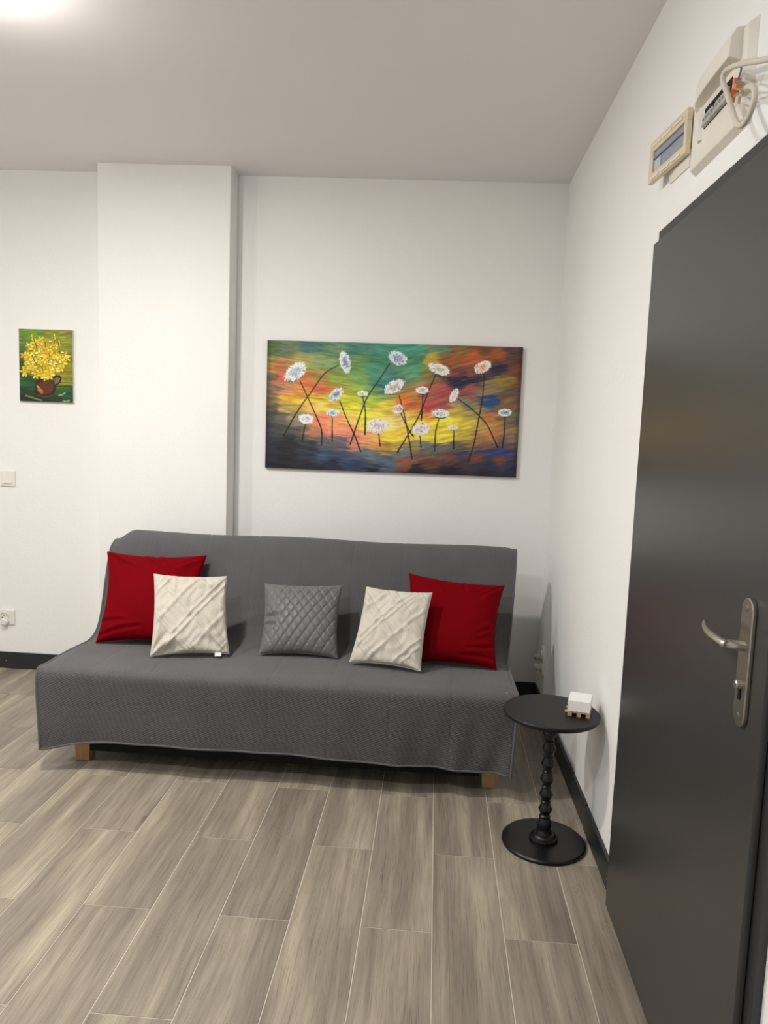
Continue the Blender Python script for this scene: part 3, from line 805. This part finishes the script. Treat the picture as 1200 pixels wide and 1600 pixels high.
def paint_daffodils(U, V):
    Hm = homography([(0,0),(1,0),(1,1),(0,1)], [(97,145),(1015,160),(1045,1400),(135,1375)])
    d = Hm[2,0]*U+Hm[2,1]*V+1
    X = (Hm[0,0]*U+Hm[0,1]*V+Hm[0,2])/d; Y = (Hm[1,0]*U+Hm[1,1]*V+Hm[1,2])/d
    pts = np.array([(120,180,95,120,60),(400,180,95,125,45),(700,180,120,130,40),(980,190,130,115,55),(130,330,85,115,40),(300,260,100,130,40),(900,330,125,135,35),(980,500,120,125,40),
        (130,520,70,95,35),(140,700,45,70,30),(980,700,110,115,30),(960,900,125,115,25),(150,900,35,70,45),(150,1050,35,80,45),(300,1080,30,70,40),(200,1200,25,55,40),(980,1060,120,115,25),
        (850,1060,125,120,30),(880,1150,45,90,40),(1000,1160,40,85,50),(850,1260,30,80,40),(1000,1260,30,70,45),(200,1320,25,35,22),(500,1340,22,32,22),(800,1330,25,45,30),(980,1370,25,60,40)], float)
    num = np.zeros(X.shape+(3,)); den = np.zeros(X.shape)
    wyp = Y+30*fbm(X/150, Y/40, 3)
    for x, y, *c in pts:
        q_ = 1/(((X-x)**2*0.6+(wyp-y)**2+400)**1.9); den += q_
        for k in range(3): num[..., k] += q_*c[k]
    rgb = num/den[..., None]
    rgb = rgb*(1+0.8*fbm(X/120, Y/16, 12)[..., None])
    def ell(cx, cy, rx, ry, ang, col, soft=6, alpha=1.0):
        nonlocal rgb
        c, s = math.cos(math.radians(ang)), math.sin(math.radians(ang))
        uu = ((X-cx)*c+(Y-cy)*s)/rx; vv = (-(X-cx)*s+(Y-cy)*c)/ry
        a = (np.clip((1-np.hypot(uu, vv))*soft, 0, 1)*alpha)[..., None]
        rgb = rgb*(1-a)+np.array(col)*a
    def stroke(pts_, wd, col, alpha=1.0):
        nonlocal rgb
        ds, _ = segdist(X, Y, pts_)
        a = (np.clip((wd-ds)/4+0.5, 0, 1)*alpha)[..., None]
        rgb = rgb*(1-a)+np.array(col)*a
    stroke([(760,1115),(1010,1112)], 8, (25,50,20))
    stroke([(230,1280),(330,1310),(430,1345),(510,1360)], 14, (120,135,60), 0.8)
    stroke([(800,1275),(860,1262),(905,1230)], 9, (165,180,110), 0.9)
    # jug
    ell(565, 1150, 200, 165, 0, (30,18,14)); ell(560, 1060, 175, 120, 0, (38,24,20))
    ell(565, 1145, 180, 150, 0, (82,42,18), 3); ell(600, 1110, 120, 90, 10, (96,34,22), 2, 0.8); ell(660, 1060, 70, 70, 0, (60,52,36), 2, 0.7)
    ell(480, 1190, 80, 40, 35, (175,120,20), 2, 0.9); ell(440, 1130, 45, 18, 40, (200,165,60), 2, 0.9); ell(500, 1230, 35, 35, 0, (130,110,30), 2, 0.8)
    stroke([(440,1275),(560,1305),(690,1275)], 7, (105,85,50), 0.8)
    stroke([(700,985),(745,945),(800,945),(830,990),(815,1040),(775,1080),(745,1100)], 15, (28,18,16))
    ell(765, 1015, 48, 62, 20, (95,95,50), 6); stroke([(735,1060),(790,1020),(812,985)], 5, (150,145,100), 0.8)
    # bouquet
    r = random.Random(9)
    ell(545, 640, 400, 350, 0, (150,130,25), 5, 0.8); ell(550, 430, 270, 160, 0, (175,150,30), 4, 0.7); ell(500, 840, 320, 150, 0, (165,140,25), 4, 0.7)
    yel = [(222,200,40),(215,190,35),(228,212,80),(200,175,35),(205,160,30),(225,218,120)]
    stems = [[(520,330),(550,390),(560,460)],[(360,340),(390,420),(410,480)],[(690,280),(710,380)],[(770,360),(790,470),(810,560)],[(330,600),(370,690),(410,760)],[(210,835),(330,860),(420,885)],
             [(690,660),(760,690),(800,720)],[(620,560),(640,650),(600,700)],[(460,760),(500,800),(520,850)]]
    centers = [(200,600),(290,440),(400,380),(480,340),(500,450),(620,470),(720,430),(880,590),(930,640),(850,720),(760,600),(660,600),(560,560),(430,660),(300,700),(250,770),(210,870),(340,800),
               (410,930),(380,860),(520,880),(640,860),(730,830),(820,810),(600,760),(500,700),(460,560),(370,560),(280,620),(690,720),(560,960),(640,930),(710,270),(800,390),(330,290),(560,660),(800,660)]
    for (cx, cy) in centers:
        n_ = r.randint(5, 6); a0 = r.uniform(0, 60); R_ = r.uniform(66, 92)
        if cy < 400 and (cx > 690 or cx < 340): n_, R_ = 2, 52; a0 = 80
        for k in range(n_):
            a = a0+360*k/n_+r.uniform(-12, 12); ca, sa = math.cos(math.radians(a)), math.sin(math.radians(a))
            ell(cx+ca*R_*0.55+4, cy+sa*R_*0.55+6, R_*0.60, R_*0.27, a, (105,80,10), 3, 0.75)
            ell(cx+ca*R_*0.55, cy+sa*R_*0.55, R_*0.58, R_*0.25, a, r.choice(yel), 4, 0.95)
        if n_ > 2:
            ell(cx, cy, R_*0.36, R_*0.28, r.uniform(0, 180), (205,155,25), 3, 0.9); ell(cx+4, cy+5, R_*0.18, R_*0.14, 0, (140,95,15), 3, 0.7)
    for s_ in stems:
        stroke(s_, 9, (35,45,18), 0.95); stroke([(x-9, y-4) for x, y in s_], 4, (210,205,120), 0.8)
    for cx, cy in ((300,490),(490,400),(640,355),(490,610),(640,740),(810,710),(275,740),(850,540),(560,975),(400,560)):
        ell(cx, cy+14, 34, 14, 15, (70,55,15), 3, 0.8); ell(cx, cy, 32, 15, 10, (240,232,170), 3, 0.95)
    # signature
    for s_ in ([(868,1388),(872,1356),(884,1376),(896,1356),(900,1386)], [(906,1370),(906,1384),(918,1384),(918,1368)], [(924,1386),(926,1368),(938,1372),(938,1386)],
               [(956,1352),(948,1366),(952,1384),(962,1384),(962,1366),(956,1352)], [(968,1356),(988,1354),(976,1384)]):
        stroke(s_, 3.2, (190,190,120), 0.9)
    return rgb, fbm(X/40, Y/14, 5)
ps = canvas('canvas_painting', -2.338, -2.031, 1.549, 1.9445, 4.058, YB, 190, 244, paint_daffodils, 0.001, 'daffodil_paint')
tag(ps, 'small canvas painting of yellow daffodils in a brown jug, left of the chimney breast', 'painting')
MB().box(-2.338, -2.031, 4.0589, YB, 1.549, 1.9445).build('stretcher', M_CANVASW, ps)

# ------------------------------------------------------------------ switch and sockets
sw = tag(empty('light_switch', (-2.423, YB, 1.066)), 'white square rocker light switch on the wall below the daffodil painting', 'light switch')
MB().box(-2.466, -2.380, YB-0.009, YB, 1.067, 1.155).build('frame', M_WPLAST, sw, bevel=0.002)
MB().hexa([(-2.452,YB-0.015,1.083),(-2.396,YB-0.015,1.083),(-2.396,YB-0.008,1.083),(-2.452,YB-0.008,1.083),
           (-2.452,YB-0.0105,1.141),(-2.396,YB-0.0105,1.141),(-2.396,YB-0.008,1.141),(-2.452,YB-0.008,1.141)]).build('rocker', M_WPLAST, sw, bevel=0.001)
so = tag(empty('wall_socket', (-2.437, YB, 0.256)), 'white wall socket with a round plug above the left skirting', 'socket')
MB().box(-2.483, -2.397, YB-0.009, YB, 0.262, 0.348).build('frame', M_WPLAST, so, bevel=0.002)
mb = MB(); mb.lathe((-2.456, YB-0.009, 0.311), [(0.026, 0.002), (0.026, -0.006), (0.0225, -0.007), (0.0215, -0.0012)], 32, 'y'); mb.build('outlet_ring', M_WPLAST, so, smooth=True)
MB().lathe((-2.456, YB-0.0102, 0.318), [(0.0028, 0.0), (0.0028, -0.010), (0.0015, -0.012)], 12, 'y').build('earth_pin', M_STEEL, so)
mb = MB(); mb.lathe((-2.449, YB-0.014, 0.279), [(0.019, 0.004), (0.021, -0.003), (0.020, -0.014), (0.014, -0.019)], 28, 'y'); mb.build('round_plug', M_WPLAST, so, smooth=True)
for hx_, hz_ in ((-2.470, 0.302), (-2.442, 0.312)):
    MB().lathe((hx_, YB-0.0101, hz_), [(0.003, 0.0), (0.003, -0.002)], 10, 'y').build('pin_hole', M_DARK, so)

sx = wx(3.88, 0.28)
sr = tag(empty('wall_socket', (sx, 3.88, 0.212)), 'white double wall socket with plugs low on the right wall behind the side table', 'socket')
MB().hexa([(sx-0.009,3.835,0.214),(sx+0.002,3.835,0.214),(sx+0.002,3.925,0.214),(sx-0.009,3.925,0.214),
           (sx-0.009,3.835,0.352),(sx+0.003,3.835,0.352),(sx+0.003,3.925,0.352),(sx-0.009,3.925,0.352)]).build('frame', M_WPLAST, sr, bevel=0.003)
for z in (0.316, 0.250):
    mb = MB(); mb.lathe((sx-0.009, 3.88, z), [(0.026, 0.002), (0.026, -0.006), (0.021, -0.008)], 28, 'x'); mb.build('outlet_ring', M_WPLAST, sr, smooth=True)
mb = MB(); mb.lathe((sx-0.016, 3.88, 0.250), [(0.020, 0.0), (0.020, -0.020), (0.013, -0.030)], 24, 'x'); mb.build('round_plug', M_WPLAST, sr, smooth=True)
mb = MB(); mb.lathe((sx-0.016, 3.88, 0.300), [(0.017, 0.0), (0.016, -0.024), (0.008, -0.036)], 24, 'x'); mb.build('round_plug', M_TERM, sr, smooth=True)

# ------------------------------------------------------------------ open fuse box over the door
fb = tag(empty('fuse_box', (0.624, 1.85, 2.127)), 'open cream fuse box with bare terminals on the wall above the door', 'fuse box')
FY0, FY1, FZ0, FZ1, FX = 1.688, 2.022, 2.130, 2.336, 0.606
mb = MB(); r_ = 0.012
mb.hexa([(0.625,FY0-0.006,FZ0-0.004),(0.625,FY1+0.004,FZ0-0.004),(0.625,FY1+0.004,FZ1+0.004),(0.625,FY0-0.006,FZ1+0.004),
         (FX,FY0+0.008,FZ0+0.008),(FX,FY1-0.004,FZ0+0.008),(FX,FY1-0.004,FZ1-0.006),(FX,FY0+0.008,FZ1-0.006)])
mb.build('cover_plate', M_CREAM, fb, bevel=0.003)
# bulged hood over the upper half
sec = []
for y, p in ((2.000, 0.002), (1.985, 0.010), (1.955, 0.019), (1.91, 0.025), (1.85, 0.028), (1.78, 0.028), (1.722, 0.027)):
    sec.append([(FX+0.001, y, 2.268), (FX-p, y, 2.274), (FX-p*0.92, y, 2.315), (FX-p*0.5, y, 2.334), (FX+0.010, y, 2.336)])
v = [p for s_ in sec for p in s_]; f = []
for i in range(len(sec)-1):
    for j in range(5): f.append((i*5+j, i*5+(j+1) % 5, (i+1)*5+(j+1) % 5, (i+1)*5+j))
f += [(0,1,2,3,4), tuple((len(sec)-1)*5+j for j in (4,3,2,1,0))]
MB().add(v, f).build('hood', M_CREAM, fb, bevel=0.002)
# recess and terminals
MB().box(FX-0.0012, FX+0.004, 1.762, 1.930, 2.206, 2.252).build('terminal_recess', M_DARK, fb)
MB().hexa([(FX-0.010,1.945,2.185),(FX+0.002,1.935,2.185),(FX+0.002,1.962,2.185),(FX-0.002,1.962,2.185),
           (FX-0.010,1.945,2.262),(FX+0.002,1.935,2.262),(FX+0.002,1.962,2.262),(FX-0.002,1.962,2.262)]).build('recess_rim', M_CREAM, fb, bevel=0.001)
for k in range(9):
    y = 1.770+0.0172*k
    t = MB().hexa([(FX-0.010,y,2.207),(FX,y,2.207),(FX,y+0.0150,2.207),(FX-0.010,y+0.0150,2.207),
                   (FX-0.005,y,2.236),(FX,y,2.236),(FX,y+0.0150,2.236),(FX-0.005,y+0.0150,2.236)]).build('terminal_block', M_TERM, fb, bevel=0.001)
    MB().lathe((FX-0.0082, y+0.0075, 2.222), [(0.0035, 0.001), (0.0035, -0.0015), (0.002, -0.002)], 8, 'x').build('terminal_screw', M_STEEL, t)
mb = MB(); mb.tube(spline([(FX-0.002, 1.852, 2.232), (FX-0.010, 1.850, 2.236), (FX-0.010, 1.847, 2.228), (FX-0.008, 1.846, 2.220)], 4), 0.0013, 8)
mb.build('jumper_wire', M_DARK, fb, smooth=True)

jb = tag(empty('cover_frame', (0.60, 2.19, 2.200)), 'small cream frame with smoky window hanging beside the open fuse box', 'cover frame')
A0, A1 = Vector((0.611, 2.066, 0)), Vector((0.586, 2.318, 0))      # near and far ends
def jp(t, z, o=0.0):
    d = (A1-A0).normalized(); nn = Vector((-d.y, d.x, 0)); nn = nn if nn.x < 0 else -nn
    p = A0.lerp(A1, t)+nn*o; return (p.x, p.y, z)
def jbox(t0, t1, z0, z1, o0, o1):
    return [jp(t0,z0,o1), jp(t0,z0,o0), jp(t1,z0,o0), jp(t1,z0,o1), jp(t0,z1,o1), jp(t0,z1,o0), jp(t1,z1,o0), jp(t1,z1,o1)]
mb = MB()
mb.hexa(jbox(0, 1, 2.200, 2.224, -0.008, 0.006)); mb.hexa(jbox(0, 1, 2.284, 2.314, -0.008, 0.006))
mb.hexa(jbox(0, 0.07, 2.224, 2.284, -0.008, 0.006)); mb.hexa(jbox(0.90, 1, 2.224, 2.284, -0.008, 0.006))
mb.build('frame', M_CREAM2, jb, bevel=0.001)
for a, b, z0, z1 in ((0.12,0.34,2.205,2.211),(0.40,0.62,2.205,2.211),(0.68,0.90,2.205,2.211),(0.12,0.34,2.296,2.302),(0.40,0.62,2.296,2.302),(0.68,0.90,2.296,2.302)):
    MB().hexa(jbox(a, b, z0, z1, 0.006, 0.0085)).build('rib', M_CREAM, jb)
MB().hexa(jbox(0.07, 0.90, 2.224, 2.284, -0.006, 0.000)).build('window', M_GLASSY, jb)
MB().hexa(jbox(0.07, 0.90, 2.261, 2.265, 0.000, 0.004)).build('window_bar', M_BLUEW, jb)
MB().hexa(jbox(0.70, 0.88, 2.228, 2.258, 0.000, 0.002)).build('window_patch', plain('pale_grey_plastic', (0.46, 0.49, 0.56), 0.3, 0.5, 0, 20, 0.1), jb)
MB().hexa([(0.626,2.075,2.170),(0.620,2.075,2.170),(0.620,2.235,2.178),(0.626,2.235,2.178),(0.626,2.075,2.215),(0.6205,2.075,2.215),(0.610,2.235,2.215),(0.626,2.235,2.215)]).build('back_bracket', M_CREAM, jb)

cb = tag(empty('cable', (0.60, 1.60, 2.09)), 'thick white cable looping loose in front of the open fuse box', 'cable')
CX = 0.572
path = [(0.612,1.02,2.05),(0.585,1.20,2.085),(CX,1.36,2.118),(CX,1.485,2.158),(CX,1.594,2.202),(CX,1.672,2.230),(CX,1.714,2.239),(CX,1.722,2.225),(CX,1.700,2.198),(CX,1.674,2.166),
        (CX,1.640,2.122),(CX,1.612,2.094),(CX,1.585,2.083),(CX,1.556,2.090),(CX,1.538,2.110),(CX,1.542,2.130),(CX,1.566,2.146),(CX+0.006,1.600,2.158)]
mb = MB(); mb.tube(spline(path, 8), 0.0058, 12); mb.build('cable_sheath', M_CABLE, cb, smooth=True)
for pts_, mt in (([(CX+0.006,1.600,2.160),(CX+0.008,1.635,2.184),(CX+0.010,1.668,2.200)], M_BLUEW), ([(CX+0.006,1.600,2.158),(CX+0.006,1.630,2.168),(CX+0.012,1.672,2.186)], M_GREYW),
                 ([(CX+0.006,1.600,2.157),(CX+0.004,1.640,2.163),(CX+0.012,1.690,2.178)], M_GREYW), ([(CX+0.012,1.672,2.200),(CX+0.010,1.650,2.212),(CX+0.008,1.646,2.224)], M_BLUEW)):
    mb = MB(); mb.tube(spline(pts_, 6), 0.0021, 8); mb.build('wire', mt, cb, smooth=True)
for y, z in ((1.690, 2.210), (1.698, 2.192), (1.716, 2.186), (1.682, 2.196)):
    MB().obox((CX+0.018, y, z), (0.007, 0, 0), (0, 0.0062, 0.003), (0, -0.002, 0.0062)).build('connector', M_ORANGE, cb, bevel=0.0015)

# ------------------------------------------------------------------ ceiling lamps (out of frame; the last one is added for fill)
LAMP_LABELS = ['white ceiling lamp glowing just beyond the upper left corner of the view', 'white ceiling lamp near the left wall', 'unseen white ceiling lamp added as cool fill light']
for (x, y, wt, rad, glow, c), lb in zip(LAMPS, LAMP_LABELS):
    cz = ceil_z(x)
    lm = tag(empty('ceiling_lamp', (x, y, cz)), lb, 'ceiling lamp', 'ceiling lamps')
    MB().lathe((x, y, 0), [(rad*0.8, cz), (rad*0.8, cz-0.02), (rad*1.02, cz-0.022), (rad*1.02, cz-0.055)], 36).build('lamp_body', M_WPLAST, lm, smooth=True)
    ld = bpy.data.lights.new('diffuser', 'AREA'); ld.shape = 'DISK'; ld.size = rad*2; ld.energy = wt; ld.color = c
    lo = bpy.data.objects.new('diffuser', ld); COL.objects.link(lo); lo.parent = lm; lo.location = (0, 0, -0.060)
    ld = bpy.data.lights.new('rim_glow', 'POINT'); ld.shadow_soft_size = 0.03; ld.energy = glow; ld.color = c
    lo = bpy.data.objects.new('rim_glow', ld); COL.objects.link(lo); lo.parent = lm; lo.location = (0, 0, -0.100)
